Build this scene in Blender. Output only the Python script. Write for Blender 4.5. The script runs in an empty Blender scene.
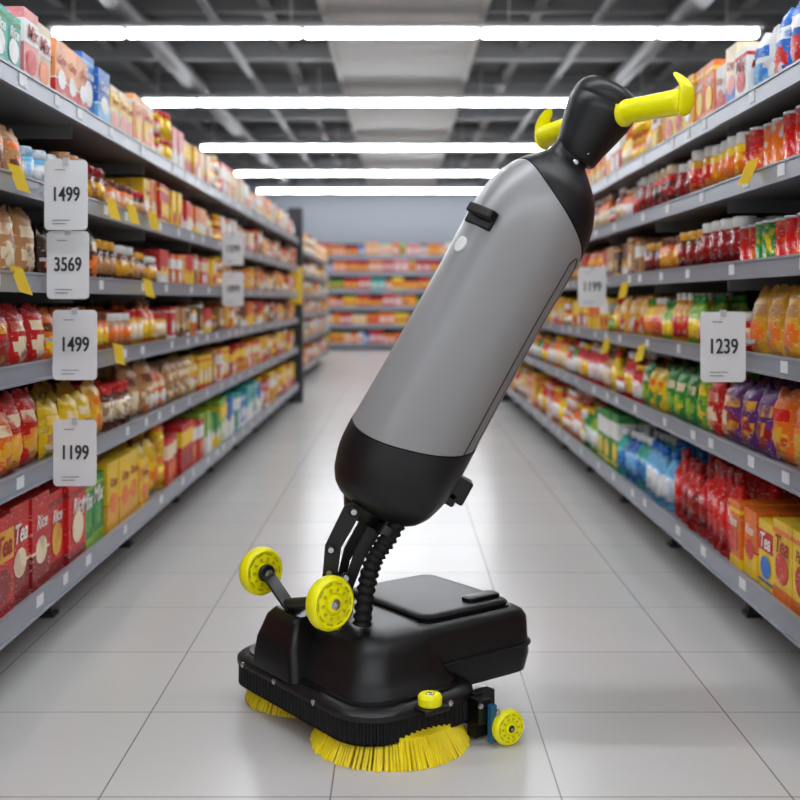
import bpy, math, random
from mathutils import Vector, Matrix
random.seed(7)
R = random.Random(11)
F = 1120.0
H = 1.0
scene = bpy.context.scene
try:
    scene.view_settings.view_transform = 'Standard'
    scene.view_settings.look = 'None'
except Exception as e:
    print(e)

def P(px, py, d):
    return Vector(((px-400)/F*d, d, H+(300-py)/F*d))

# ------------------------------------------------------------ materials
def lin(c):
    def f(v):
        v /= 255.0
        return v/12.92 if v <= 0.04045 else ((v+0.055)/1.055)**2.4
    return (f(c[0]), f(c[1]), f(c[2]), 1.0)

def mat(name, rgb, rough=0.5, metal=0.0, spec=0.5, bump=0.0, bscale=200, emit=None, var=0.0, vscale=5, coat=0.0, alpha=None, trans=0.0):
    m = bpy.data.materials.new(name); m.use_nodes = True
    nt = m.node_tree; b = nt.nodes['Principled BSDF']
    c = lin(rgb)
    b.inputs['Base Color'].default_value = c
    b.inputs['Roughness'].default_value = rough
    b.inputs['Metallic'].default_value = metal
    b.inputs['Specular IOR Level'].default_value = spec
    b.inputs['Coat Weight'].default_value = coat
    b.inputs['Transmission Weight'].default_value = trans
    tc = nt.nodes.new('ShaderNodeTexCoord')
    if var > 0:
        n = nt.nodes.new('ShaderNodeTexNoise'); n.inputs['Scale'].default_value = vscale
        n.inputs['Detail'].default_value = 4
        nt.links.new(tc.outputs['Object'], n.inputs['Vector'])
        mx = nt.nodes.new('ShaderNodeMix'); mx.data_type = 'RGBA'
        mx.inputs[6].default_value = tuple(v*(1-var) for v in c[:3])+(1,)
        mx.inputs[7].default_value = tuple(min(1, v*(1+var)) for v in c[:3])+(1,)
        nt.links.new(n.outputs['Fac'], mx.inputs[0])
        nt.links.new(mx.outputs[2], b.inputs['Base Color'])
    if bump > 0:
        n2 = nt.nodes.new('ShaderNodeTexNoise'); n2.inputs['Scale'].default_value = bscale
        nt.links.new(tc.outputs['Object'], n2.inputs['Vector'])
        bp = nt.nodes.new('ShaderNodeBump'); bp.inputs['Strength'].default_value = bump
        bp.inputs['Distance'].default_value = 0.002
        nt.links.new(n2.outputs['Fac'], bp.inputs['Height'])
        nt.links.new(bp.outputs['Normal'], b.inputs['Normal'])
    if emit:
        b.inputs['Emission Color'].default_value = lin(rgb)
        b.inputs['Emission Strength'].default_value = emit
    return m

M_black = mat('black_plastic', (18,18,20), 0.40, spec=0.42, bump=0.12, bscale=900)
M_black2 = mat('black_plastic_dark', (11,11,12), 0.35, spec=0.4)
M_rub = mat('black_rubber', (16,16,17), 0.6, spec=0.3)
M_grey = mat('grey_shell', (150,150,151), 0.36, metal=0.15, spec=0.4)
M_yel = mat('yellow_plastic', (250,244,4), 0.35, spec=0.4)
M_yel2 = mat('yellow_wheel_dark', (200,192,10), 0.4)
M_bris = mat('yellow_bristle', (255,224,26), 0.55, var=0.12, vscale=60)
M_steel = mat('steel', (190,190,192), 0.25, metal=0.9)
M_white = mat('white_button', (230,230,230), 0.4)
M_blue = mat('blue_squeegee', (40,110,150), 0.2, trans=0.3)
M_seam = mat('seam_dark', (48,48,50), 0.5)
M_seam2 = mat('seam_grey', (104,104,106), 0.4)

# ------------------------------------------------------------ helpers
def new_obj(name, verts, faces, mats, parent=None, smooth=True, fm=None, angle=35):
    me = bpy.data.meshes.new(name)
    me.from_pydata([tuple(v) for v in verts], [], faces)
    if not isinstance(mats, (list, tuple)): mats = [mats]
    for m in mats: me.materials.append(m)
    if fm: me.polygons.foreach_set('material_index', fm)
    me.update()
    import bmesh
    bm = bmesh.new(); bm.from_mesh(me); bmesh.ops.recalc_face_normals(bm, faces=bm.faces); bm.to_mesh(me); bm.free()
    if smooth:
        me.polygons.foreach_set('use_smooth', [True]*len(me.polygons))
        me.set_sharp_from_angle(angle=math.radians(angle))
    o = bpy.data.objects.new(name, me)
    scene.collection.objects.link(o)
    if parent: o.parent = parent
    return o

def empty(name, loc=(0,0,0)):
    o = bpy.data.objects.new(name, None); o.location = (0,0,0); o.empty_display_size = 0.1
    scene.collection.objects.link(o); return o

class Geo:
    def __init__(s): s.v=[]; s.f=[]; s.m=[]
    def box(s, x0,x1,y0,y1,z0,z1,mi=0):
        b=len(s.v)
        s.v += [(x0,y0,z0),(x1,y0,z0),(x1,y1,z0),(x0,y1,z0),(x0,y0,z1),(x1,y0,z1),(x1,y1,z1),(x0,y1,z1)]
        for q in ((0,3,2,1),(4,5,6,7),(0,1,5,4),(1,2,6,5),(2,3,7,6),(3,0,4,7)):
            s.f.append(tuple(b+i for i in q)); s.m.append(mi)
    def rings(s, rings, mi=0, cap0=True, cap1=True):
        b=len(s.v); n=len(rings[0])
        for r in rings: s.v += [tuple(p) for p in r]
        for i in range(len(rings)-1):
            for j in range(n):
                a=b+i*n+j; c=b+i*n+(j+1)%n
                s.f.append((a,c,c+n,a+n)); s.m.append(mi)
        if cap0: s.f.append(tuple(b+j for j in range(n))[::-1]); s.m.append(mi)
        if cap1: s.f.append(tuple(b+(len(rings)-1)*n+j for j in range(n))); s.m.append(mi)
    def lathe(s, p0, ax, prof, seg=24, mi=0, cap0=True, cap1=True):
        p0=Vector(p0); ax=Vector(ax).normalized()
        t=Vector((0,0,1)) if abs(ax.z)<0.9 else Vector((1,0,0))
        a=ax.cross(t).normalized(); b2=ax.cross(a)
        s.rings([[p0+ax*h+(a*math.cos(k*2*math.pi/seg)+b2*math.sin(k*2*math.pi/seg))*max(r,1e-4) for k in range(seg)] for h,r in prof], mi, cap0, cap1)
    def rod(s, p0, p1, r0, r1=None, seg=16, mi=0):
        p0=Vector(p0); p1=Vector(p1); r1=r0 if r1 is None else r1
        L=(p1-p0).length; e=min(0.2*min(r0,r1), L*0.2)
        s.lathe(p0, p1-p0, [(0,r0-e),(e,r0),(L-e,r1),(L,r1-e)], seg, mi)
    def tube(s, pts, rad, seg=10, mi=0):
        pts=[Vector(p) for p in pts]; rs=[]
        for i,p in enumerate(pts):
            d=(pts[min(i+1,len(pts)-1)]-pts[max(i-1,0)]).normalized()
            t=Vector((0,1,0.01)) if abs(d.y)<0.9 else Vector((1,0,0))
            a=d.cross(t).normalized(); b2=d.cross(a)
            r = rad(i) if callable(rad) else rad
            rs.append([p+(a*math.cos(k*2*math.pi/seg)+b2*math.sin(k*2*math.pi/seg))*r for k in range(seg)])
        s.rings(rs, mi)
    def obox(s, c, ex, ey, ez, mi=0):
        c=Vector(c); b=len(s.v)
        for sz in (-1,1):
            for sx,sy in ((-1,-1),(1,-1),(1,1),(-1,1)):
                s.v.append(tuple(c+ex*sx+ey*sy+ez*sz))
        for q in ((0,3,2,1),(4,5,6,7),(0,1,5,4),(1,2,6,5),(2,3,7,6),(3,0,4,7)):
            s.f.append(tuple(b+i for i in q)); s.m.append(mi)
    def make(s, name, mats, parent=None, smooth=True, bevel=0, angle=35):
        o=new_obj(name, s.v, s.f, mats, parent, smooth, s.m, angle)
        if bevel:
            md=o.modifiers.new('bevel','BEVEL'); md.width=bevel; md.segments=3; md.limit_method='ANGLE'; md.angle_limit=math.radians(40)
        return o

# ------------------------------------------------------------ room
def floor_material():
    m=bpy.data.materials.new('polished_tile'); m.use_nodes=True; nt=m.node_tree; b=nt.nodes['Principled BSDF']
    tc=nt.nodes.new('ShaderNodeTexCoord'); mp=nt.nodes.new('ShaderNodeMapping')
    mp.inputs['Location'].default_value=(0.14, -2.718+0.464*10, 0)
    nt.links.new(tc.outputs['Object'], mp.inputs['Vector'])
    br=nt.nodes.new('ShaderNodeTexBrick'); br.offset=0; br.squash=1
    br.inputs['Scale'].default_value=1; br.inputs['Brick Width'].default_value=0.464; br.inputs['Row Height'].default_value=0.464
    br.inputs['Mortar Size'].default_value=0.002; br.inputs['Mortar Smooth'].default_value=0.2; br.inputs['Bias'].default_value=0
    br.inputs['Color1'].default_value=lin((205,203,200)); br.inputs['Color2'].default_value=lin((210,208,205)); br.inputs['Mortar'].default_value=lin((140,132,129))
    nt.links.new(mp.outputs['Vector'], br.inputs['Vector'])
    n=nt.nodes.new('ShaderNodeTexNoise'); n.inputs['Scale'].default_value=1.7; n.inputs['Detail'].default_value=6
    nt.links.new(tc.outputs['Object'], n.inputs['Vector'])
    mx=nt.nodes.new('ShaderNodeMix'); mx.data_type='RGBA'; mx.blend_type='MULTIPLY'; mx.inputs[0].default_value=0.08
    nt.links.new(br.outputs['Color'], mx.inputs[6]); nt.links.new(n.outputs['Color'], mx.inputs[7])
    nt.links.new(mx.outputs[2], b.inputs['Base Color'])
    b.inputs['Roughness'].default_value=0.22; b.inputs['Specular IOR Level'].default_value=0.22
    return m
g=Geo(); g.box(-6,6,-2.5,23.6,-0.1,0); g.make('floor',[floor_material()],smooth=False)
M_wall=mat('wall_paint',(128,134,141),0.7,var=0.04)
g=Geo(); g.box(-6,6,23.6,23.8,0,3.6); g.make('wall_back',[M_wall],smooth=False)
g=Geo(); g.box(-6.2,-6,-2.5,23.6,0,3.6); g.make('wall_left',[M_wall],smooth=False)
g=Geo(); g.box(6,6.2,-2.5,23.6,0,3.6); g.make('wall_right',[M_wall],smooth=False)
def ceil_material():
    m=mat('ceiling_sheet',(120,122,125),0.6); nt=m.node_tree; b=nt.nodes['Principled BSDF']
    tc=nt.nodes.new('ShaderNodeTexCoord'); w=nt.nodes.new('ShaderNodeTexWave'); w.bands_direction='Y'; w.inputs['Scale'].default_value=1.6
    nt.links.new(tc.outputs['Object'], w.inputs['Vector'])
    r=nt.nodes.new('ShaderNodeValToRGB'); r.color_ramp.elements[0].color=lin((86,87,89)); r.color_ramp.elements[1].color=lin((132,133,135))
    nt.links.new(w.outputs['Fac'], r.inputs['Fac']); nt.links.new(r.outputs['Color'], b.inputs['Base Color'])
    return m
g=Geo(); g.box(-6.2,6.2,-2.5,23.8,3.6,3.7); g.make('ceiling',[ceil_material()],smooth=False)
M_beam=mat('beam_paint',(132,133,135),0.5); M_panel=mat('ceiling_panel',(198,197,194),0.6)
g=Geo()
rows=[9.26-3.42*3, 9.26-3.42*2, 9.26-3.42, 9.26,12.5,16.2,19.5,22.6]
for d in rows:
    g.box(-6,6,d-1.25,d-1.15,3.42,3.6)
    g.box(-6,6,d+0.35,d+0.41,3.47,3.6)
    g.box(-6,6,d+1.0,d+1.04,3.5,3.6)
for x in (-4.4,-2.9,-1.15,1.2,2.95,4.4):
    g.box(x-.05,x+.05,-2.4,23.5,3.5,3.6)
g.make('trim_beams',[M_beam],smooth=False)
g=Geo()
for x,r in ((-1.6,.04),(-2.3,.1),(-3.4,.05),(1.7,.04),(2.4,.1),(3.5,.06)):
    g.lathe((x,-2.4,3.42),(0,1,0),[(0,r),(25.9,r)],12)
g.make('overhead_pipes',[M_beam])
g=Geo(); g.box(-0.62,0.68,-2.4,23.5,3.40,3.44); g.box(-0.66,-0.62,-2.4,23.5,3.37,3.6);g.box(0.68,0.72,-2.4,23.5,3.37,3.6)
g.make('trim_ceiling_panel',[M_panel],smooth=False)
M_tube=mat('light_tube',(246,250,255),0.5,emit=36)
M_fix=mat('light_fixture',(190,190,192),0.5)
for d in rows:
    e=empty('fluorescent_light')
    g=Geo()
    segs=[(-2.85,-2.285),(-2.235,-0.825),(-0.775,0.635),(0.685,2.095),(2.145,2.94)]
    for a,b in segs: g.box(a,b,d-0.05,d+0.05,3.178,3.222)
    g.make('tubes',[M_tube],e,smooth=False)
    g=Geo(); g.box(-2.88,2.97,d-0.13,d+0.13,3.222,3.245); g.box(-2.88,2.97,d-0.05,d+0.05,3.245,3.285)
    for x in (-2.7,-.9,.9,2.7): g.box(x-.008,x+.008,d-.008,d+.008,3.28,3.6)
    for x in (-2.87,-2.26,-.8,.66,2.12,2.96): g.box(x-.02,x+.02,d-.06,d+.06,3.165,3.23)
    g.make('housing',[M_fix],e,smooth=False)

# ------------------------------------------------------------ shelving
A=0.98; DEP=0.46
LV=[0.195,0.54,0.82,1.06,1.31,1.58]
RV=[0.20,0.56,0.84,1.10,1.345,1.575]
M_shelf=mat('shelf_metal',(128,130,134),0.45,metal=0.2); M_rail=mat('price_rail',(142,147,158),0.35,metal=0.2); M_back=mat('shelf_back',(34,31,30),0.6)
M_tag=mat('price_tag_paper',(226,228,230),0.5); M_post=mat('rack_post',(38,40,44),0.5); M_ytag=mat('yellow_tag',(246,208,56),0.5)
def rack(side, y0, y1, levels, a=A):
    e=empty('supermarket_shelf')
    g=Geo()
    def bx(xa,xb,*r, mi=0):
        X0,X1=sorted((side*xa,side*xb)); g.box(X0,X1,*r,mi)
    for i,z in enumerate(levels):
        bx(a+0.012,a+DEP, y0,y1, z-0.028,z-0.003)
        hh=0.03 if i else 0.04
        bx(a,a+0.012, y0,y1, z-hh-0.008,z+0.014, mi=1)
        bx(a-0.004,a, y0,y1, z+0.008,z+0.014, mi=1)
        bx(a-0.006,a, y0,y1, z-hh-0.01,z-hh-0.003, mi=1)
        y=y0+R.uniform(.05,.2)
        while y<y1-.1:
            w=R.uniform(.04,.06)
            bx(a-0.0022,a-0.0002, y,y+w, z-0.026,z+0.005, mi=3)
            y+=R.uniform(.2,.6)
    top=levels[-1]
    bx(a+DEP,a+DEP+0.03,y0,y1,0.0,top+0.02,mi=2)
    y=y0+.35
    while y<=y1+.01:
        bx(a+DEP-0.04,a+DEP-0.001,y-0.02,y+0.02,0.0,top+0.03,mi=2)
        bx(a+0.12,a+0.16,y-0.02,y+0.02,0.0,levels[0]-0.03,mi=4)
        bx(a+0.11,a+0.18,y-0.03,y+0.03,0.0,0.012,mi=4)
        bx(a+0.15,a+DEP,y-0.015,y+0.015,0.05,levels[0]-0.03,mi=4)
        for z in levels[1:]: bx(a+0.06,a+DEP-0.04,y-0.006,y+0.006,z-0.07,z-0.028,mi=0)
        y+=1.0
    g.make('frame',[M_shelf,M_rail,M_back,M_tag,M_post],e,smooth=False)
    return e
rack(-1,1.2,10.8,LV); rack(1,1.2,11.0,RV)
rack(-1,13.2,18.2,LV,a=1.14); rack(1,13.2,18.2,RV,a=1.14)

# ---- products
def c(*v): return lin(v)[:3]
COL=dict(red=c(210,22,20),dred=c(146,18,20),orange=c(240,116,16),gold=c(232,168,34),yellow=c(250,206,16),green=c(30,142,48),lime=c(140,186,40),teal=c(50,178,165),
 blue=c(28,108,200),sky=c(110,184,232),pink=c(234,140,142),cream=c(242,222,186),white=c(238,238,236),brown=c(112,56,28),tan=c(194,140,86),dbrown=c(64,34,22),purple=c(108,44,126),navy=c(34,50,100),peach=c(246,166,106),silver=c(180,184,188))
class Prod:
    def __init__(s): s.v=[];s.f=[];s.c1=[];s.c2=[];s.sm=[]
    def add(s, vs, fs, c1, c2, sm):
        b=len(s.v); s.v+=vs
        for i,f in enumerate(fs):
            s.f.append(tuple(b+k for k in f)); s.c1.append(c1[i] if isinstance(c1,list) else c1); s.c2.append(c2[i] if isinstance(c2,list) else c2); s.sm.append(sm)
    def make(s,name,m,parent=None):
        me=bpy.data.meshes.new(name); me.from_pydata(s.v,[],s.f); me.materials.append(m)
        for nm,cc in (('col',s.c1),('col2',s.c2)):
            at=me.attributes.new(nm,'FLOAT_COLOR','FACE'); fl=[]
            for q in cc: fl+= [q[0],q[1],q[2],1.0]
            at.data.foreach_set('color',fl)
        me.polygons.foreach_set('use_smooth',s.sm); me.update()
        o=bpy.data.objects.new(name,me); scene.collection.objects.link(o)
        if parent:o.parent=parent
        return o
def pmat(name,rough,scale=24,fac=.5):
    m=bpy.data.materials.new(name); m.use_nodes=True; nt=m.node_tree; b=nt.nodes['Principled BSDF']
    a1=nt.nodes.new('ShaderNodeAttribute'); a1.attribute_name='col'; a2=nt.nodes.new('ShaderNodeAttribute'); a2.attribute_name='col2'
    tc=nt.nodes.new('ShaderNodeTexCoord')
    n=nt.nodes.new('ShaderNodeTexNoise'); n.inputs['Scale'].default_value=scale; n.inputs['Detail'].default_value=1.5
    nt.links.new(tc.outputs['Object'],n.inputs['Vector'])
    r=nt.nodes.new('ShaderNodeValToRGB'); r.color_ramp.elements[0].position=.52; r.color_ramp.elements[0].color=(0,0,0,1)
    r.color_ramp.elements[1].position=0.62; r.color_ramp.elements[1].color=(fac,fac,fac,1)
    nt.links.new(n.outputs['Fac'],r.inputs['Fac'])
    mx=nt.nodes.new('ShaderNodeMix'); mx.data_type='RGBA'
    nt.links.new(r.outputs['Color'],mx.inputs[0]); nt.links.new(a1.outputs['Color'],mx.inputs[6]); nt.links.new(a2.outputs['Color'],mx.inputs[7])
    mp=nt.nodes.new('ShaderNodeMapping'); mp.inputs['Scale'].default_value=(60,60,170); nt.links.new(tc.outputs['Object'],mp.inputs['Vector'])
    n2=nt.nodes.new('ShaderNodeTexNoise'); n2.inputs['Scale'].default_value=1.0; n2.inputs['Detail'].default_value=1; nt.links.new(mp.outputs['Vector'],n2.inputs['Vector'])
    r2=nt.nodes.new('ShaderNodeValToRGB'); r2.color_ramp.interpolation='CONSTANT'; r2.color_ramp.elements[0].color=(0,0,0,1); r2.color_ramp.elements[1].position=0.66; r2.color_ramp.elements[1].color=(.4,.4,.4,1)
    nt.links.new(n2.outputs['Fac'],r2.inputs['Fac'])
    mx2=nt.nodes.new('ShaderNodeMix'); mx2.data_type='RGBA'; nt.links.new(r2.outputs['Color'],mx2.inputs[0]); nt.links.new(mx.outputs[2],mx2.inputs[6]); mx2.inputs[7].default_value=(.8,.78,.72,1)
    nt.links.new(mx2.outputs[2],b.inputs['Base Color'])
    b.inputs['Roughness'].default_value=rough
    return m
PM={'box':pmat('carton_print',.45,scale=16,fac=.3),'bag':pmat('foil_print',.36,scale=19,fac=.85),'jar':pmat('jar_glass_label',.2,scale=30,fac=.7),'bottle':pmat('bottle_label',.25,scale=26,fac=.5),'can':pmat('can_label',.25,scale=26,fac=.8)}
def shade(col,k): return tuple(min(1,v*k) for v in col)
LETTER=[]
def disc(T2,cx,cz,rx,rz,n=14): return [T2(cx+rx*math.cos(k*2*math.pi/n),cz+rz*math.sin(k*2*math.pi/n)) for k in range(n)]
def item(PR, kind, side, y, z, xf, w, h, dep, c1, c2, c3, front=True, style=0):
    pr=PR[kind]
    def T(lx,ly,lz): return (side*(xf+dep/2-ly), y+lx, z+lz)
    if kind=='box':
        vs=[T(a*w/2,b*dep/2,k*h) for k in (0,1) for a,b in ((-1,-1),(1,-1),(1,1),(-1,1))]
        fs=[(0,1,2,3),(4,5,6,7),(0,1,5,4),(1,2,6,5),(2,3,7,6),(3,0,4,7)]
        pr.add(vs,fs,c1,shade(c1,.6),False)
        e=.0012
        if style==0:
            bands=[(.0,.16,c2),(.84,.9,c2)]; em=(.42,.2)
        elif style==1:
            bands=[(.55,.86,c3),(.08,.12,c2)]; em=(.32,.17)
        else:
            bands=[(.0,.38,c2),(.38,.41,c3)]; em=(.4,.15)
        for za,zb,cc in bands:
            pr.add([T(-w/2-e,dep/2+e,za*h),T(w/2,dep/2+e,za*h),T(w/2,dep/2+e,zb*h),T(-w/2-e,dep/2+e,zb*h)],[(0,1,2,3)],cc,shade(cc,.7),False)
            pr.add([T(-w/2-e,-dep/2,za*h),T(-w/2-e,dep/2+e,za*h),T(-w/2-e,dep/2+e,zb*h),T(-w/2-e,-dep/2,zb*h)],[(0,1,2,3)],cc,shade(cc,.7),False)
        pr.add(disc(lambda a,b_:T(a,dep/2+2*e,b_),0,em[0]*h,w*.34,h*em[1]),[tuple(range(14))],c3 if style!=1 else c2,c2,False)
        if front and y<4.6: LETTER.append(('f',side,side*(xf-3.2*e),y,z+h*.70,w,c1 if style!=1 else c3))
        if front and y<4.6: LETTER.append(('s',side,side*(xf+dep/2),y-w/2-1.8*e,z+h*.66,dep,c1 if style!=1 else c3))
    elif kind=='bag':
        n=8; m=12; vs=[];fs=[];cc=[];c22=[]
        tl=R.uniform(-.06,.06); ph=R.uniform(0,6); ln=R.uniform(-.14,-.02)
        for sgn in (1,-1):
            for j in range(m+1):
                for i in range(n+1):
                    u=-1+2*i/n; v=-1+2*j/m
                    th=dep/2*((1-abs(u)**2.2)*(1-abs(v)**3.0))**.75
                    wr=1-.12*(1-abs(v)**2)+ .02*math.sin(9*v+i+ph)
                    zz=(v+1)/2*h
                    vs.append(T(u*w/2*wr+tl*zz, sgn*(th+.10*dep*math.sin(u*7+j*1.5+ph)*(1-u*u)*(.4+.6*abs(v))) + zz*ln, zz+ (.008*math.sin(u*5+ph) if j==m else 0)))
        N=(n+1)*(m+1)
        for s_ in (0,1):
            for j in range(m):
                for i in range(n):
                    a=s_*N+j*(n+1)+i; fs.append((a,a+1,a+n+2,a+n+1))
                    if j in(0,m-1): cc.append(shade(c1,.7)); c22.append(shade(c1,.9))
                    elif 1<=j<=5 and (i-3.5)**2+(j-3.2)**2*1.6<8: cc.append(c3); c22.append(c2)
                    elif 7<=j<=8 and 1<=i<=n-2: cc.append(c2 if style else COL['cream']); c22.append(c1)
                    else: cc.append(c1); c22.append(shade(c1,.7))
        pr.add(vs,fs,cc,c22,True)
    else:
        if kind=='jar': prof=[(0,.9),(.03,1),(.2,1),(.2,1.01),(.62,1.01),(.62,1),(.72,.97),(.79,.8),(.8,.86),(.97,.86),(1,.8)]; cs=[c1,c1,c3,c3,c3,c1,c1,c2,c2,c2]
        elif kind=='bottle': prof=[(0,.9),(.03,1),(.15,1),(.15,1.01),(.55,1.01),(.55,1),(.66,.95),(.78,.5),(.86,.36),(.86,.42),(.98,.42),(1,.38)]; cs=[c1,c1,c3,c3,c3,c1,c1,c1,c2,c2,c2]
        else: prof=[(0,.95),(.02,1),(.05,1),(.05,.98),(.94,.98),(.94,1),(.99,1),(1,.95)]; cs=[COL['silver'],COL['silver'],c1,c1,c1,COL['silver'],COL['silver']]
        sg=12; r=min(w,dep)/2*.97; vs=[];fs=[];cc=[];c22=[]
        for t,k in prof:
            for q in range(sg):
                an=q*2*math.pi/sg; vs.append(T(r*k*math.cos(an),r*k*math.sin(an)+dep/2-r,t*h))
        for i in range(len(prof)-1):
            for q in range(sg):
                fs.append((i*sg+q,i*sg+(q+1)%sg,(i+1)*sg+(q+1)%sg,(i+1)*sg+q)); cc.append(cs[i]); c22.append(cs[i] if cs[i] is not c3 else c1)
                if kind=='can': c22[-1]=c3 if cs[i] is c1 else cs[i]
        fs.append(tuple((len(prof)-1)*sg+q for q in range(sg))); cc.append(c2 if kind!='can' else COL['silver']); c22.append(cc[-1])
        pr.add(vs,fs,cc,c22,True)
SZ={'box':(.13,.21,.075),'bag':(.15,.2,.08),'jar':(.075,.12,.075),'bottle':(.075,.2,.075),'can':(.07,.11,.07)}
def fill(PR, side, levels, li, segs, a, deepmax=3):
    z=levels[li]+0.0
    gap=(levels[li+1]-levels[li]-.05) if li+1<len(levels) else .3
    for (ya,yb,kind0,pal,scl) in segs:
        y=ya
        prev=None
        while y<yb-.03:
            kind=kind0
            if y>4.2 and kind0!='bag' and R.random()<.3: kind=R.choice(('box','jar','bag','bottle'))
            w0,h0,d0=SZ[kind]
            run=R.choice((2,3,3,4)) if kind!='box' else R.choice((1,2,2,3))
            cs=R.choice([p for p in pal if p!=prev] or pal); prev=cs
            c1=COL[cs[0]]; c2=COL[cs[1]]; c3=COL[cs[2]] if len(cs)>2 else COL[R.choice(('white','cream','yellow','white'))]
            hs=R.uniform(.82,1.1); ws=R.uniform(.88,1.15); st=R.choice((0,1,2)) if kind=='box' else R.choice((0,1))
            for k in range(run):
                if y>=yb-.03: break
                w=w0*scl*ws; h=min(h0*scl*hs,gap*.95); d=d0*scl
                nd=deepmax if y<5 else 2
                xf=a+.02+R.uniform(0,.016)
                for q in range(nd):
                    if xf+d>a+DEP-.04: break
                    item(PR,kind,side,y+w/2,z,xf,w*.96,h,d*.96,shade(c1,R.uniform(.86,1.08)),c2,c3,q==0,st)
                    if kind in('jar','can') and h*2<gap*.92 and R.random()<.8: item(PR,kind,side,y+w/2,z+h,xf+.003,w*.96,h,d*.96,c1,c2,c3,False)
                    xf+=d*1.05
                y+=w*1.03
            if R.random()<.12: y+=.03
def dl(x): return 1120*(A+.03)/(400-x)
def dr(x): return 1120*(A+.03)/(x-400)
WARM=[('orange','yellow'),('red','yellow'),('gold','red'),('yellow','red'),('orange','white'),('red','white'),('tan','brown')]
PALE=[('cream','pink'),('white','red'),('peach','cream'),('white','orange'),('pink','white'),('cream','gold'),('orange','cream')]
BRN=[('brown','red','cream'),('dbrown','gold','tan'),('tan','brown','cream'),('brown','white','gold')]
MIX=[('green','yellow'),('teal','white'),('blue','white'),('lime','red'),('red','yellow'),('orange','white')]
def newPR(): return {k:Prod() for k in SZ}
NAMES={'box':'cereal_boxes','bag':'snack_bags','jar':'food_jars','bottle':'sauce_bottles','can':'food_cans'}
M_w=mat('lettering_white',(240,238,232),.5); M_k=mat('lettering_red',(170,30,30),.5)
WORDS=['Corn','Oats','Pasta','Tea','Rice','Mix','Crisp','Cocoa']
def finish(PR):
    global LETTER
    for k,p in PR.items():
        if p.v:
            o=p.make(NAMES[k],PM[k])
            if k=='box':
                for i,(fc,sd,x,y,z,w,c1) in enumerate(LETTER):
                    lum=c1[0]*.3+c1[1]*.6+c1[2]*.1
                    cu=bpy.data.curves.new('lettering','FONT'); cu.body=WORDS[int(y*3+z*7)%len(WORDS)]; cu.align_x='CENTER'; cu.align_y='CENTER'
                    cu.size=w*.95/len(cu.body)*1.5; cu.offset=cu.size*.02; cu.extrude=.0002; cu.shear=.25
                    cu.materials.append(M_w if lum<.45 else M_k)
                    t=bpy.data.objects.new('lettering',cu); scene.collection.objects.link(t); t.location=(x,y,z)
                    t.rotation_euler=(math.pi/2,0,(math.pi/2 if sd<0 else -math.pi/2) if fc=='f' else 0); t.parent=o
    LETTER=[]
# LEFT
PR=newPR(); Y0=1.5; E=10.7
def L(li,segs): fill(PR,-1,LV,li,segs,A)
L(5,[(Y0,dl(22),'box',[('teal','green','white'),('teal','orange','cream'),('teal','blue','white')],.9),(dl(22),dl(55),'box',[('pink','red'),('cream','orange')],.9),(dl(55),dl(83),'box',[('orange','cream'),('peach','red')],1.0),
     (dl(83),dl(108),'box',[('blue','sky','white')],1.05),(dl(108),dl(150),'box',PALE+[('red','white')],.9),(dl(150),dl(215),'box',WARM+PALE,.95),(dl(215),E,'box',PALE,.9)])
L(4,[(Y0,dl(-5),'bag',[('tan','brown','cream')],.75),(dl(-5),dl(30),'bag',[('tan','orange','brown'),('cream','tan','brown')],.75),(dl(30),dl(90),'jar',[('teal','white','cream'),('sky','white','white'),('white','tan','orange')],1.15),(dl(90),dl(145),'jar',[('brown','dred','gold'),('dbrown','red','tan'),('orange','brown','cream')],1.1),
     (dl(145),dl(200),'box',WARM,.8),(dl(200),E,'box',WARM+PALE,.8)])
L(3,[(Y0,dl(45),'bag',[('brown','gold','dbrown'),('tan','brown','cream')],.9),(dl(45),dl(100),'bag',[('dbrown','tan','orange')],.8),(dl(100),dl(160),'jar',BRN+[('dred','white','cream')],1.15),(dl(160),dl(200),'box',WARM,.75),(dl(200),E,'box',WARM+[('green','yellow')],.75)])
L(2,[(Y0,dl(50),'bag',[('red','dred','cream'),('dred','red','cream'),('red','gold','dred')],.9),(dl(50),dl(90),'bag',[('orange','brown','yellow')],.8),(dl(90),dl(170),'jar',[('orange','brown','yellow'),('tan','white','orange'),('gold','red','cream')],1.2),(dl(170),E,'box',WARM+BRN,.75)])
L(1,[(Y0,dl(10),'bag',[('orange','red','gold')],1.0),(dl(10),dl(50),'bag',[('red','yellow','orange'),('red','orange','gold')],1.05),(dl(50),dl(110),'bag',[('gold','orange','yellow'),('yellow','brown','tan')],.95),(dl(110),dl(150),'jar',BRN,1.3),(dl(150),dl(200),'bag',WARM+BRN,.85),(dl(200),E,'box',WARM,.85)])
L(0,[(Y0,dl(78),'box',[('red','dred','cream'),('red','dred','gold')],1.25),(dl(77),dl(106),'box',[('green','lime','green')],1.12),(dl(106),dl(165),'box',[('yellow','gold','orange'),('yellow','orange','gold')],1.05),(dl(165),dl(200),'box',[('red','dred'),('red','orange')],1.05),(dl(200),dl(225),'box',[('green','yellow'),('lime','white')],1.05),(dl(225),dl(262),'box',[('teal','white'),('blue','white')],1.05),(dl(262),E,'box',WARM,1.05)])
finish(PR)
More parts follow.
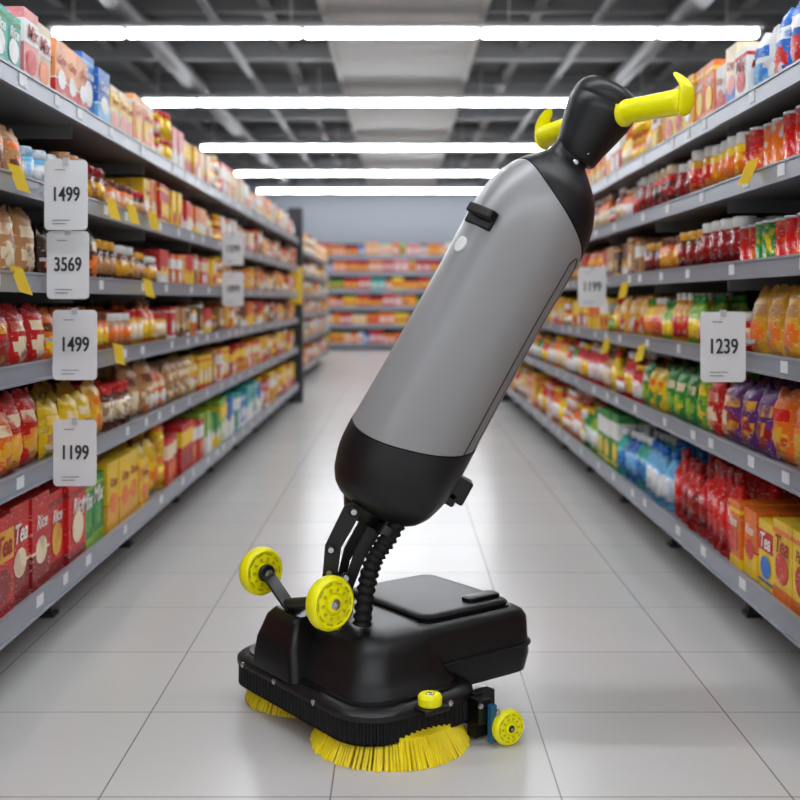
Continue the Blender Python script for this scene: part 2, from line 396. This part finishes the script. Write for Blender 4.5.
# RIGHT
PR=newPR(); E=10.9
def Rr(li,segs): fill(PR,1,RV,li,segs,A)
Rr(5,[(Y0,dr(750),'bag',[('white','blue','sky'),('blue','white','red'),('sky','red','white')],1.0),(dr(750),dr(715),'box',[('white','red','red'),('cream','blue','pink')],.9),(dr(715),dr(655),'box',[('yellow','red','orange'),('gold','yellow','white'),('orange','yellow')],.95),(dr(655),E,'box',WARM+[('yellow','orange')],.95)])
Rr(4,[(Y0,dr(740),'can',[('red','white','orange'),('orange','red','white')],1.25),(dr(740),dr(690),'jar',[('yellow','white','orange'),('gold','white','red')],1.35),(dr(690),dr(640),'jar',[('dred','white','dred'),('red','cream','dbrown')],1.4),(dr(640),E,'bottle',[('brown','white','red'),('dred','white','cream'),('orange','cream')],.9)])
Rr(3,[(Y0,dr(735),'can',[('green','red','yellow'),('brown','red','gold'),('red','white','orange')],1.15),(dr(735),dr(640),'jar',[('dred','white','dred'),('brown','gold','dred'),('green','brown','lime'),('orange','brown','gold')],1.25),(dr(640),E,'box',BRN+WARM,.8)])
Rr(2,[(Y0,dr(742),'bag',[('gold','orange','dred'),('gold','tan','orange')],.95),(dr(742),dr(700),'jar',[('orange','white','red'),('red','white','cream')],1.2),(dr(700),dr(620),'bottle',[('yellow','green','orange'),('gold','white','red'),('lime','green','yellow')],.85),(dr(620),E,'box',WARM+[('green','yellow','lime')],.8)])
Rr(1,[(Y0,dr(768),'bag',[('orange','red','gold'),('gold','blue','orange')],1.1),(dr(768),dr(725),'bag',[('purple','gold','dred'),('purple','red','orange')],1.05),(dr(725),dr(690),'bag',[('lime','yellow','green'),('red','orange','cream')],.95),(dr(690),dr(640),'bag',[('yellow','orange','green'),('green','yellow','lime')],.9),(dr(640),E,'bottle',WARM+[('green','red','white')],.95)])
Rr(0,[(Y0,dr(755),'box',[('yellow','orange','red'),('yellow','blue','red')],1.0),(dr(755),dr(735),'box',[('orange','yellow','red')],.9),(dr(735),dr(668),'bottle',[('red','dred','red'),('red','dred','dred'),('red','red','orange')],1.3),(dr(668),dr(618),'bottle',[('sky','blue','white'),('blue','white','sky'),('teal','white','blue')],1.25),(dr(618),dr(585),'bottle',[('green','yellow','white'),('lime','green','white')],1.15),(dr(585),E,'bottle',WARM,1.1)])
finish(PR)
for sd,lv in ((-1,LV),(1,RV)):
    PR=newPR()
    for li in range(6): fill(PR,sd,lv,li,[(13.3,18.1,R.choice(('box','jar','box')),WARM+MIX+PALE,1.0)],1.14,deepmax=1)
    finish(PR)
e=empty('gondola_shelf'); g=Geo()
BL=[0.12,0.5,0.86,1.2,1.55,1.88]
for z in BL:
    g.box(-4,4,22.4,22.9,z-.03,z); g.box(-4,4,22.38,22.4,z-.07,z+.02,1)
g.box(-4,4,22.9,22.95,0,2.15,2)
for k in range(-4,5): g.box(k-.02,k+.02,22.86,22.9,0,2.15,2)
g.make('frame',[M_shelf,M_rail,M_back],e,smooth=False)
PR=newPR()
for z in BL:
    x=-3.9
    while x<3.8:
        cs=R.choice(WARM+MIX+PALE+[('red','white'),('orange','yellow'),('red','yellow'),('orange','red')]); run=R.choice((1,2,2)); h=R.uniform(.18,.27); w=R.uniform(.11,.16)
        for k in range(run):
            p=PR['box']; c1,c2=COL[cs[0]],COL[cs[1]]
            for (xa,xb,ya,yb,za,zb,ca,cb) in ((x,x+w*.95,22.44,22.75,z,z+h,c1,c1),(x+w*.1,x+w*.85,22.432,22.44,z+h*.3,z+h*.6,c2,c1)):
                vs=[(xa,ya,za),(xb,ya,za),(xb,yb,za),(xa,yb,za),(xa,ya,zb),(xb,ya,zb),(xb,yb,zb),(xa,yb,zb)]
                p.add(vs,[(0,3,2,1),(4,5,6,7),(0,1,5,4),(1,2,6,5),(2,3,7,6),(3,0,4,7)],ca,cb,False)
            x+=w
finish(PR)
for sd,yy in ((-1,10.9),(1,11.1)):
    e=empty('aisle_end_post'); g=Geo()
    X0,X1=sorted((sd*.95,sd*1.09)); g.box(X0,X1,yy,yy+.12,0,1.9)
    X0,X1=sorted((sd*1.09,sd*1.5)); g.box(X0,X1,yy+.02,yy+.08,0,1.86)
    X0,X1=sorted((sd*.95,sd*1.12)); g.box(X0,X1,yy-.02,yy-.001,.96,1.32,1)
    g.make('post',[M_post,M_ytag],e,smooth=False,bevel=.006)

# ------------------------------------------------------------ price signs
M_sign=mat('sign_card',(228,230,233),0.45); M_ink=mat('sign_ink',(44,46,52),0.6); M_clip=mat('sign_clip',(190,194,200),0.3)
def sign(px,py,d,wpx,hpx,txt):
    e=empty('price_sign'); cpt=P(px,py,d); w=wpx/F*d; h=hpx/F*d
    g=Geo(); th=.002
    pts=[]
    rad=.012
    for cx,cz,a0 in ((w/2-rad,h/2-rad,0),(-w/2+rad,h/2-rad,90),(-w/2+rad,-h/2+rad,180),(w/2-rad,-h/2+rad,270)):
        for k in range(6):
            an=math.radians(a0+k*18); pts.append((cx+rad*math.cos(an),cz+rad*math.sin(an)))
    g.rings([[ (cpt.x+x,d-th,cpt.z+z) for x,z in pts],[ (cpt.x+x,d+th,cpt.z+z) for x,z in pts]])
    g.make('card',[M_sign],e,smooth=False)
    sd=-1 if px<400 else 1
    g=Geo(); g.box(*sorted((cpt.x,sd*(A+.003))),d+.003,d+.007,cpt.z+.01,cpt.z+.02); g.box(cpt.x-.008,cpt.x+.008,d-.005,d+.005,cpt.z+h/2-.012,cpt.z+h/2+.006)
    g.make('clip',[M_clip],e,smooth=False)
    for dx in (-.0007,0,.0007):
        cu=bpy.data.curves.new('price','FONT'); cu.body=txt; cu.size=w*.42; cu.align_x='CENTER'; cu.align_y='CENTER'; cu.extrude=.0006; cu.offset=w*.004; cu.space_character=1.02
        cu.materials.append(M_ink)
        o=bpy.data.objects.new('price_text',cu); scene.collection.objects.link(o); o.location=(cpt.x+dx,d-th-.0008-dx*.1,cpt.z); o.rotation_euler=(math.pi/2,0,0); o.scale=(.78,1.12,1); o.parent=e
    g=Geo()
    for k,(a,b,zz) in enumerate(((-.25,-.02,.36),(-.3,.1,-.36),(-.3,.0,-.41))):
        g.box(cpt.x+a*w,cpt.x+b*w,d-th-.001,d-th,cpt.z+zz*h-.0009,cpt.z+zz*h+.0009)
    g.make('small_print',[M_seam2],e,smooth=False)
sign(66,195,3.03,43,70,'1499'); sign(68,265,3.05,42,68,'3569'); sign(75,345,3.1,44,70,'1499'); sign(75,453,3.1,43,66,'1199')
sign(233,249,6.0,21,32,'1299'); sign(233,289,6.0,21,34,'1899'); sign(723,347,3.1,45,70,'1239'); sign(592,287,5.2,28,40,'1199')
e=empty('promotion_tags'); g=Geo()
for px,py,k in ((15,178,1),(17,280,1),(110,209,.7),(130,214,.6),(151,221,.5),(146,288,.6),(116,354,.4),(752,172,1),(643,353,.8),(608,346,.7),(626,290,.6)):
    d=1120*(A-.01)/abs(px-400); sd=-1 if px<400 else 1
    cpt=P(px,py,d); tilt=.28*k*(1 if sd>0 else -1)
    g.obox(cpt+Vector((-sd*.010,0,0)),Vector((.017,0,.005*sd)),Vector((0,.0008,0)),Vector((.030*tilt*1.5,0,.034)))
g.make('tags',[M_ytag],e,smooth=False)

# ------------------------------------------------------------ FLOOR SCRUBBER
FS=empty('floor_scrubber')
M0=Vector((-.12,2.69,0)); ur=Vector((.6,-.8,0)); vb=Vector((.8,.6,0)); UZ=Vector((0,0,1))
def Q(u,v,z): return M0+ur*u+vb*v+UZ*z
def rrect(hu,hv,rad,n=10,cu=0,cv=0):
    pts=[]
    for cx,cz,a0 in ((hu-rad,hv-rad,0),(-hu+rad,hv-rad,90),(-hu+rad,-hv+rad,180),(hu-rad,-hv+rad,270)):
        for k in range(n+1):
            an=math.radians(a0+k*90/n); pts.append((cu+cx+rad*math.cos(an),cv+cz+rad*math.sin(an)))
    return pts
def resample(pts,n):
    L=[0]
    m=len(pts)
    for i in range(m):
        a=pts[i];b=pts[(i+1)%m]; L.append(L[-1]+math.hypot(b[0]-a[0],b[1]-a[1]))
    out=[]; j=0
    for k in range(n):
        t=L[-1]*k/n
        while L[j+1]<t: j+=1
        a=pts[j];b=pts[(j+1)%m]; f=(t-L[j])/max(1e-9,L[j+1]-L[j]); out.append((a[0]+(b[0]-a[0])*f,a[1]+(b[1]-a[1])*f))
    return out
def brush(c0,ro,name):
    g=Geo(); cc=Vector((c0[0],c0[1],0))
    g.lathe(cc+UZ*.045,UZ,[(0,ro*.80),(.012,ro*.82),(.02,ro*.7)],48)
    for ring,(rt,rb,n) in enumerate(((.80,1.0,170),(.74,.93,120),(.66,.84,80),(.55,.7,60))):
        for k in range(n):
            an=2*math.pi*(k+R.uniform(-.3,.3))/n; dr_=Vector((math.cos(an),math.sin(an),0)); tn=Vector((-dr_.y,dr_.x,0))
            rbj=ro*rb*R.uniform(.97,1.0)
            p0=cc+dr_*ro*rt+UZ*.055; p1=cc+dr_*rbj+UZ*.0+tn*R.uniform(-.004,.004)
            g.lathe(p0,p1-p0,[(0,.0026),((p1-p0).length,.0034)],5)
    g.make(name,[M_bris],FS)
brush((-.023,2.55),.182,'brush_front'); brush((-.232,2.835),.158,'brush_rear')
base=rrect(.30,.175,.10,12)
rp=resample(base,460)
def scale_out(pts,off):
    n=len(pts);o=[]
    for i in range(n):
        a=pts[i-1];b=pts[(i+1)%n]; tx,ty=b[0]-a[0],b[1]-a[1]; l=math.hypot(tx,ty) or 1
        o.append((pts[i][0]+ty/l*off(i),pts[i][1]-tx/l*off(i)))
    return o
ribs=scale_out(rp,lambda i:.0032 if (i//2)%2 else -.0016)
g=Geo(); g.rings([[Q(u,v,z) for u,v in ribs] for z in (.052,.054,.098,.1)])
g.make('ribbed_bumper',[M_rub],FS,angle=25)
def loft(name,specs,m,par=FS,n=10,angle=40):
    g=Geo(); g.rings([[Q(u,v,z) for u,v in rrect(hu,hv,rad,n,cu,cv)] for (z,cu,cv,hu,hv,rad) in specs]); return g.make(name,[m],par,angle=angle)
loft('deck',[(.04,0,0,.285,.16,.09),(.05,0,0,.30,.175,.10),(.0505,0,0,.303,.178,.10),(.0515,0,0,.296,.17,.10),(.1,0,0,.296,.17,.10),(.1005,0,0,.305,.18,.10),(.112,0,0,.305,.18,.10),(.118,0,0,.30,.175,.10),(.124,0,0,.282,.157,.09)],M_black)
loft('front_housing',[(.12,0,0,.272,.15,.085),(.134,0,0,.266,.146,.085),(.145,0,0,.250,.138,.08),(.17,0,.002,.237,.130,.08),(.20,0,.005,.226,.122,.075),(.222,0,.012,.212,.112,.07),(.238,0,.015,.192,.098,.06),(.246,0,.018,.165,.078,.05),(.248,0,.018,.13,.06,.04)],M_black)
loft('housing_groove',[(.1245,0,0,.279,.155,.09),(.130,0,0,.279,.155,.09)],M_black2)
loft('recovery_tank',[(.085,0,.215,.195,.185,.05),(.09,0,.215,.205,.195,.055),(.13,0,.215,.212,.202,.055),(.218,0,.215,.208,.198,.055),(.232,0,.215,.20,.19,.05),(.24,0,.215,.186,.176,.045),(.243,0,.215,.17,.16,.04)],M_black)
loft('tank_step',[(.15,0,.215,.2135,.2035,.055),(.152,0,.215,.216,.206,.056),(.158,0,.215,.216,.206,.056),(.16,0,.215,.2135,.2035,.055)],M_black)
loft('tank_lid',[(.241,0,.235,.165,.135,.03),(.252,0,.235,.168,.138,.03),(.258,0,.235,.163,.133,.03),(.260,0,.235,.15,.12,.025)],M_black)
loft('tank_lid_gap',[(.2415,0,.235,.172,.142,.032),(.2455,0,.235,.172,.142,.032)],M_black2)
loft('lid_handle',[(.258,.12,.31,.02,.05,.01),(.268,.12,.31,.02,.05,.01),(.271,.12,.31,.016,.045,.01)],M_black2)
loft('nose_block',[(.12,-.07,-.13,.10,.05,.02),(.19,-.07,-.13,.085,.045,.02),(.245,-.07,-.115,.07,.04,.02),(.258,-.07,-.11,.06,.03,.015)],M_black2)
g=Geo(); cp=P(430,702,2.435); cp.z=.118
g.lathe(cp,UZ,[(0,.02),(.003,.026),(.02,.027),(.026,.023),(.027,.012),(.024,.010)],28); g.make('corner_roller',[M_yel],FS)
g=Geo(); g.lathe(cp+UZ*.02,UZ,[(0,.009),(.006,.009),(.008,.006)],16); g.make('roller_screw',[M_steel],FS)
g=Geo(); g.obox(cp-UZ*.004,ur*.03,vb*.034,UZ*.005); g.make('roller_mount',[M_black2],FS,bevel=.003)
g=Geo()
for u,v in ((-.2,-.18),(-.05,-.18),(.12,-.18)):
    g.lathe(Q(u,v,.107),-vb,[(0,.007),(.003,.007),(.0045,.004)],14)
for u,v in ((.306,-.02),(.306,.06)):
    g.lathe(Q(u,v,.107),ur,[(0,.007),(.003,.007),(.0045,.004)],14)
g.make('screws',[M_steel],FS)
def wheel(cen,ax,r,w,name,hubc=M_black2):
    cen=Vector(cen); ax=Vector(ax).normalized()
    g=Geo(); s=r
    g.lathe(cen-ax*w/2,ax,[(0,.60*s),(.04*w,.66*s),(.0,.86*s),(.12*w,.95*s),(.3*w,1.0*s),(.7*w,1.0*s),(.88*w,.95*s),(w,.86*s),(w*.94,.78*s),(w*.90,.70*s),(w*.96,.64*s),(w*.96,.42*s),(w*.8,.40*s)],40,0)
    t=ax.cross(UZ).normalized(); q=ax.cross(t)
    for k in range(10):
        an=k*2*math.pi/10; dd=t*math.cos(an)+q*math.sin(an); ee=-t*math.sin(an)+q*math.cos(an)
        g.obox(cen+ax*w*.465+dd*r*.74,dd*r*.035,ee*r*.14,ax*w*.012,1)
        g.obox(cen+ax*w*.475+dd*r*.53,dd*r*.07,ee*r*.06,ax*w*.012,1)
    g.lathe(cen+ax*w*.3,ax,[(0,.36*s),(w*.24,.34*s),(w*.28,.28*s)],30,0)
    g.lathe(cen+ax*w*.5,ax,[(0,.2*s),(w*.12,.2*s),(w*.16,.15*s)],24,2)
    g.lathe(cen+ax*w*.6,ax,[(0,.11*s),(w*.12,.11*s),(w*.16,.06*s)],6,3)
    return g.make(name,[M_yel,M_yel2,hubc,M_steel],FS)
wax=Vector((.66,-.75,.03))
WA=P(330,603,2.50); WB=P(261,571,2.78)
wheel(WA,wax,.061,.036,'transport_wheel_near',M_steel); wheel(WB,wax,.059,.036,'transport_wheel_far')
g=Geo()
j0=P(288,604,2.68)
g.rod(WB+ur*.02,WB+ur*.034,.022)
a0=WB+ur*.03; axm=(j0-a0)
nrm=axm.normalized(); sd_=nrm.cross(ur).normalized()
g.obox(a0+axm*.5,nrm*(axm.length/2+.012),sd_*.017,ur*.008)
g.rod(j0,WA-wax*.02,.014)
g.rod(j0,Q(-.07,-.09,.24),.018)
g.rod(WA-wax*.03,WA-wax*.02,.03)
g.make('wheel_bracket',[M_black],FS,bevel=.002)
g=Geo(); g.lathe(WB+ur*.038,ur,[(0,.011),(.004,.011),(.006,.006)],6); g.lathe(j0+ur*.014,ur,[(0,.008),(.004,.008)],6); g.make('bracket_bolts',[M_steel],FS)
wc=P(508,727,2.518); wheel(wc,Vector((.5,-.85,0)),.040,.024,'caster_wheel')
g=Geo()
g.obox(P(481,712,2.56),ur*.014,vb*.03,UZ*.05); g.rod(P(483,708,2.56),P(506,725,2.54),.011); g.rod(P(470,700,2.56),P(484,696,2.6),.02)
g.make('squeegee_arm',[M_black],FS,bevel=.003)
g=Geo()
sc=Vector((P(484,735,2.52).x,2.52,0)); 
g.obox(Vector((sc.x+.02-.08,2.56+.1,.045)),ur*.14,vb*.006,UZ*.035,0); g.obox(Vector((sc.x+.018,2.515,.05)),ur*.008,vb*.008,UZ*.042,1); g.obox(Vector((sc.x-.01,2.53,.075)),ur*.02,vb*.018,UZ*.028,0)
g.make('squeegee',[M_black2,M_blue],FS,bevel=.002)
g=Geo(); g.lathe(P(497,712,2.50),ur,[(0,.007),(.005,.007)],6); g.lathe(P(480,706,2.47),ur,[(0,.006),(.005,.006)],6); g.make('squeegee_bolts',[M_steel],FS)

# ---- body
DB=2.62; SC=F/DB
C0=P(400,458,DB); AX=Vector((.487,0,.874)).normalized(); SS=Vector((.874,0,-.487)).normalized(); NN=Vector((0,-1,0))
def B(t,s,n): return C0+AX*(t/SC)+SS*(s/SC)+NN*(n/SC)
prof=[(-58,28),(-55,38),(-49,46),(-38,53.5),(-15,60),(10,61.5),(40,61),(100,60),(180,59.5),(240,60.5),(268,60),(288,57),(302,52),(314,46),(325,37),(334,28),(341,21),(352,17.5)]
def rad(t):
    if t<=prof[0][0]: return prof[0][1]
    for i in range(len(prof)-1):
        a,b=prof[i],prof[i+1]
        if t<=b[0]:
            f=(t-a[0])/(b[0]-a[0])
            p0=prof[max(i-1,0)][1];p3=prof[min(i+2,len(prof)-1)][1]
            return .5*((2*a[1])+(-p0+b[1])*f+(2*p0-5*a[1]+4*b[1]-p3)*f*f+(-p0+3*a[1]-3*b[1]+p3)*f**3)
    return prof[-1][1]
def sec(th,ex=2.35):
    cx,sx=math.cos(th),math.sin(th)
    return math.copysign(abs(cx)**(2/ex),cx), math.copysign(abs(sx)**(2/ex),sx)*.95
def surf(t,th,off=0):
    cs,sn=sec(th); r=rad(t)+off
    return B(t,r*cs,r*sn)
NS=72
def lowb(th): cs,sn=sec(th); return 34+17*cs-17*max(sn,0)
def highb(th): cs,sn=sec(th); return 284-29*cs+16*sn
def bodypart(name,t0f,t1f,m,off=0,nr=24,cap0=True,cap1=True):
    g=Geo(); rs=[]
    for i in range(nr+1):
        v=i/nr; ring=[]
        for k in range(NS):
            th=2*math.pi*k/NS; a=t0f(th);b=t1f(th); t=a+(b-a)*v
            ring.append(surf(t,th,off if not callable(off) else off(v)))
        rs.append(ring)
    g.rings(rs,0,cap0,cap1); return g.make(name,[m],FS,angle=50)
bodypart('grey_shell',lambda th:lowb(th),lambda th:highb(th),M_grey,0)
bodypart('lower_cap',lambda th:-58,lambda th:lowb(th)-1.2,M_black,lambda v:.6)
bodypart('lower_joint_gap',lambda th:lowb(th)-3,lambda th:lowb(th)+3,M_black2,-1.5,2)
bodypart('upper_cap',lambda th:highb(th)+1.2,lambda th:352,M_black,lambda v:.6)
bodypart('upper_joint_gap',lambda th:highb(th)-3,lambda th:highb(th)+3,M_black2,-1.5,2)
def seam(name,th,ta,tb,r,m,off=0):
    g=Geo(); g.tube([surf(ta+(tb-ta)*i/40,th,off) for i in range(41)],r/SC,8); g.make(name,[m],FS)
th1=math.radians(38); th2=math.radians(22)
seam('side_seam_a',th1,lowb(th1),248,.9,M_seam); seam('side_seam_b',th2,lowb(th2),248,.8,M_seam2)
g=Geo(); g.tube([surf(248+ (8*math.sin(math.pi*i/12)),th1+(th2-th1)*i/12,0) for i in range(13)],.9/SC,8); g.make('seam_end',[M_seam],FS)
def bodyframe(t,th):
    p=surf(t,th); du=(surf(t+2,th)-surf(t-2,th)).normalized(); dv=(surf(t,th+.05)-surf(t,th-.05)).normalized(); n=du.cross(dv).normalized()
    if n.dot(p-B(t,0,0))<0:n=-n
    return p,du,dv,n
p,du,dv,n=bodyframe(214,math.radians(147))
g=Geo(); g.lathe(p-n*.004,n,[(0,.019),(.006,.019),(.0075,.017)],28); g.make('round_button',[M_white],FS)
p,du,dv,n=bodyframe(246,math.radians(140))
g=Geo(); 
dirx=(dv if dv.x>0 else -dv)
g.obox(p-n*.004,dirx*.044,du*.023,n*.006,0)
g.obox(p+n*.014+dirx*.012+du*.010,dirx*.042,du*.012,n*.012,0)
g.make('lift_handle',[M_black2],FS,bevel=.005)
g=Geo(); g.obox(P(457,488,DB+.03),AX*.03,SS*.028,NN*.03); g.obox(P(441,492,DB+.02),AX*.018,SS*.04,NN*.02); g.make('rear_latch',[M_black2],FS,bevel=.006)
HS=6
g=Geo(); g.lathe(B(340,3,0),AX,[(0,17/SC),(6/SC,20/SC),(20/SC,20.5/SC),(22/SC,18.5/SC)],32); g.make('neck',[M_black2],FS)
g=Geo(); pr=[(0,20),(3,22.5),(16,25),(36,30.5),(46,33),(50,34),(59,34.5),(60,33.5),(61.5,33.5),(62.5,34.3),(70,33.5),(76,31),(81,26),(83,18),(83.5,2)]
g.lathe(B(345,HS,0),AX,[(a/SC,b/SC) for a,b in pr],48); g.make('control_hub',[M_black],FS,angle=50)
g=Geo()
for s_,t_ in ((8,340),(13,354)): g.lathe(B(t_,s_,17),NN,[(0,3.2/SC),(4/SC,3.2/SC),(5/SC,2/SC)],14)
g.make('neck_bolts',[M_steel],FS)
hc=B(396,HS+3,0)
def handle(e,name):
    ax=(e-hc).normalized(); L=(e-hc).length
    g=Geo()
    g.lathe(hc,ax,[(.058,.026),(.066,.033),(.074,.034),(.078,.029),(.09,.0275),(L*.7,.0275),(L-.012,.0285),(L-.003,.027),(L,.02)],32,0)
    # curved hooked end guard
    cen=[]
    for i in range(17):
        f=i/16
        cen.append(e+ax*(-.002+.010*math.sin(f*math.pi)-.075*max(0,f-.62)**1.3)+UZ*(-.032+.098*f))
    rs=[]
    fw=ax.cross(UZ).normalized()
    for i,p in enumerate(cen):
        f=i/16; end=min(1,max(0.0,1-(abs(f-.5)*2)**5))**.5
        hw=(.026-.008*f)*max(end,.25); th_=.009*max(end,.35)
        rs.append([p+fw*(hw*math.cos(k*math.pi/8))+ax*(th_*math.sin(k*math.pi/8)) for k in range(16)])
    g.rings(rs,0)
    g.make(name,[M_yel],FS,angle=60)
    g=Geo(); g.lathe(hc,ax,[(0,.038),(.05,.036),(.062,.034),(.064,.02)],28); g.make(name+'_collar',[M_black],FS)
handle(P(684,101,2.43),'handle_grip_near'); handle(P(544,137,2.80),'handle_grip_far')
def plate(pts2,d,th,m,name):
    g=Geo(); g.rings([[P(x,y,d)+Vector((0,-th/2,0)) for x,y in pts2],[P(x,y,d)+Vector((0,th/2,0)) for x,y in pts2]]); g.make(name,[m],FS,smooth=False,bevel=.002)
plate([(344,506),(354,500),(364,508),(341,548),(337,580),(322,582),(325,545)],2.56,.012,M_black,'link_front')
plate([(374,514),(388,520),(364,560),(352,590),(342,588),(354,552)],2.60,.014,M_black,'link_mid')
plate([(366,508),(378,512),(350,560),(344,590),(334,590),(344,548)],2.68,.012,M_black,'link_back')
g=Geo(); g.rod(P(331,550,2.53),P(331,550,2.70),.010); g.rod(P(354,512,2.53),P(354,512,2.70),.012); g.rod(P(345,578,2.53),P(345,578,2.70),.013)
g.rod(P(330,574,2.6),Q(-.02,.0,.24),.02); g.rod(P(368,572,2.6),Q(.03,.02,.24),.018)
g.lathe(B(-72,-4,0),AX,[(0,20/SC),(10/SC,26/SC),(18/SC,30/SC)],28)
g.make('pivot_pins',[M_black2],FS)
g=Geo()
for x,y,d in ((331,550,2.53),(354,512,2.53),(329,573,2.55),(346,578,2.52)): g.lathe(P(x,y,d),NN,[(0,.0065),(.004,.0065)],12)
g.make('pivot_bolts',[M_steel],FS)
hp=[P(362,624,2.56),P(366,590,2.555),P(374,560,2.55),P(388,538,2.555),P(402,515,2.57)]
pts=[]
for i in range(len(hp)-1):
    p0=hp[max(i-1,0)];p1=hp[i];p2=hp[i+1];p3=hp[min(i+2,len(hp)-1)]
    for k in range(16):
        f=k/16; pts.append(.5*((2*p1)+(-p0+p2)*f+(2*p0-5*p1+4*p2-p3)*f*f+(-p0+3*p1-3*p2+p3)*f**3))
pts.append(hp[-1])
g=Geo(); g.tube(pts,lambda i:.022 if i%4<2 else .0175,18); g.make('corrugated_hose',[M_rub],FS,angle=60)
g=Geo(); g.lathe(P(384,536,2.555),(P(396,516,2.57)-P(384,536,2.555)),[(0,.026),(.02,.027),(.022,.022)],24); g.make('hose_collar',[M_black2],FS)

# ------------------------------------------------------------ world + camera
w=bpy.data.worlds.new('World'); scene.world=w; w.use_nodes=True
w.node_tree.nodes['Background'].inputs[0].default_value=(0.96,0.975,1,1); w.node_tree.nodes['Background'].inputs[1].default_value=0.95
cam=bpy.data.cameras.new('camera'); co=bpy.data.objects.new('camera',cam); scene.collection.objects.link(co)
co.location=(0,0,H); co.rotation_euler=(math.pi/2,0,0)
cam.sensor_width=36; cam.lens=F*36/800; cam.shift_y=-0.125; cam.clip_start=.05
cam.dof.use_dof=True; cam.dof.focus_distance=2.54; cam.dof.aperture_fstop=2.9
scene.camera=co
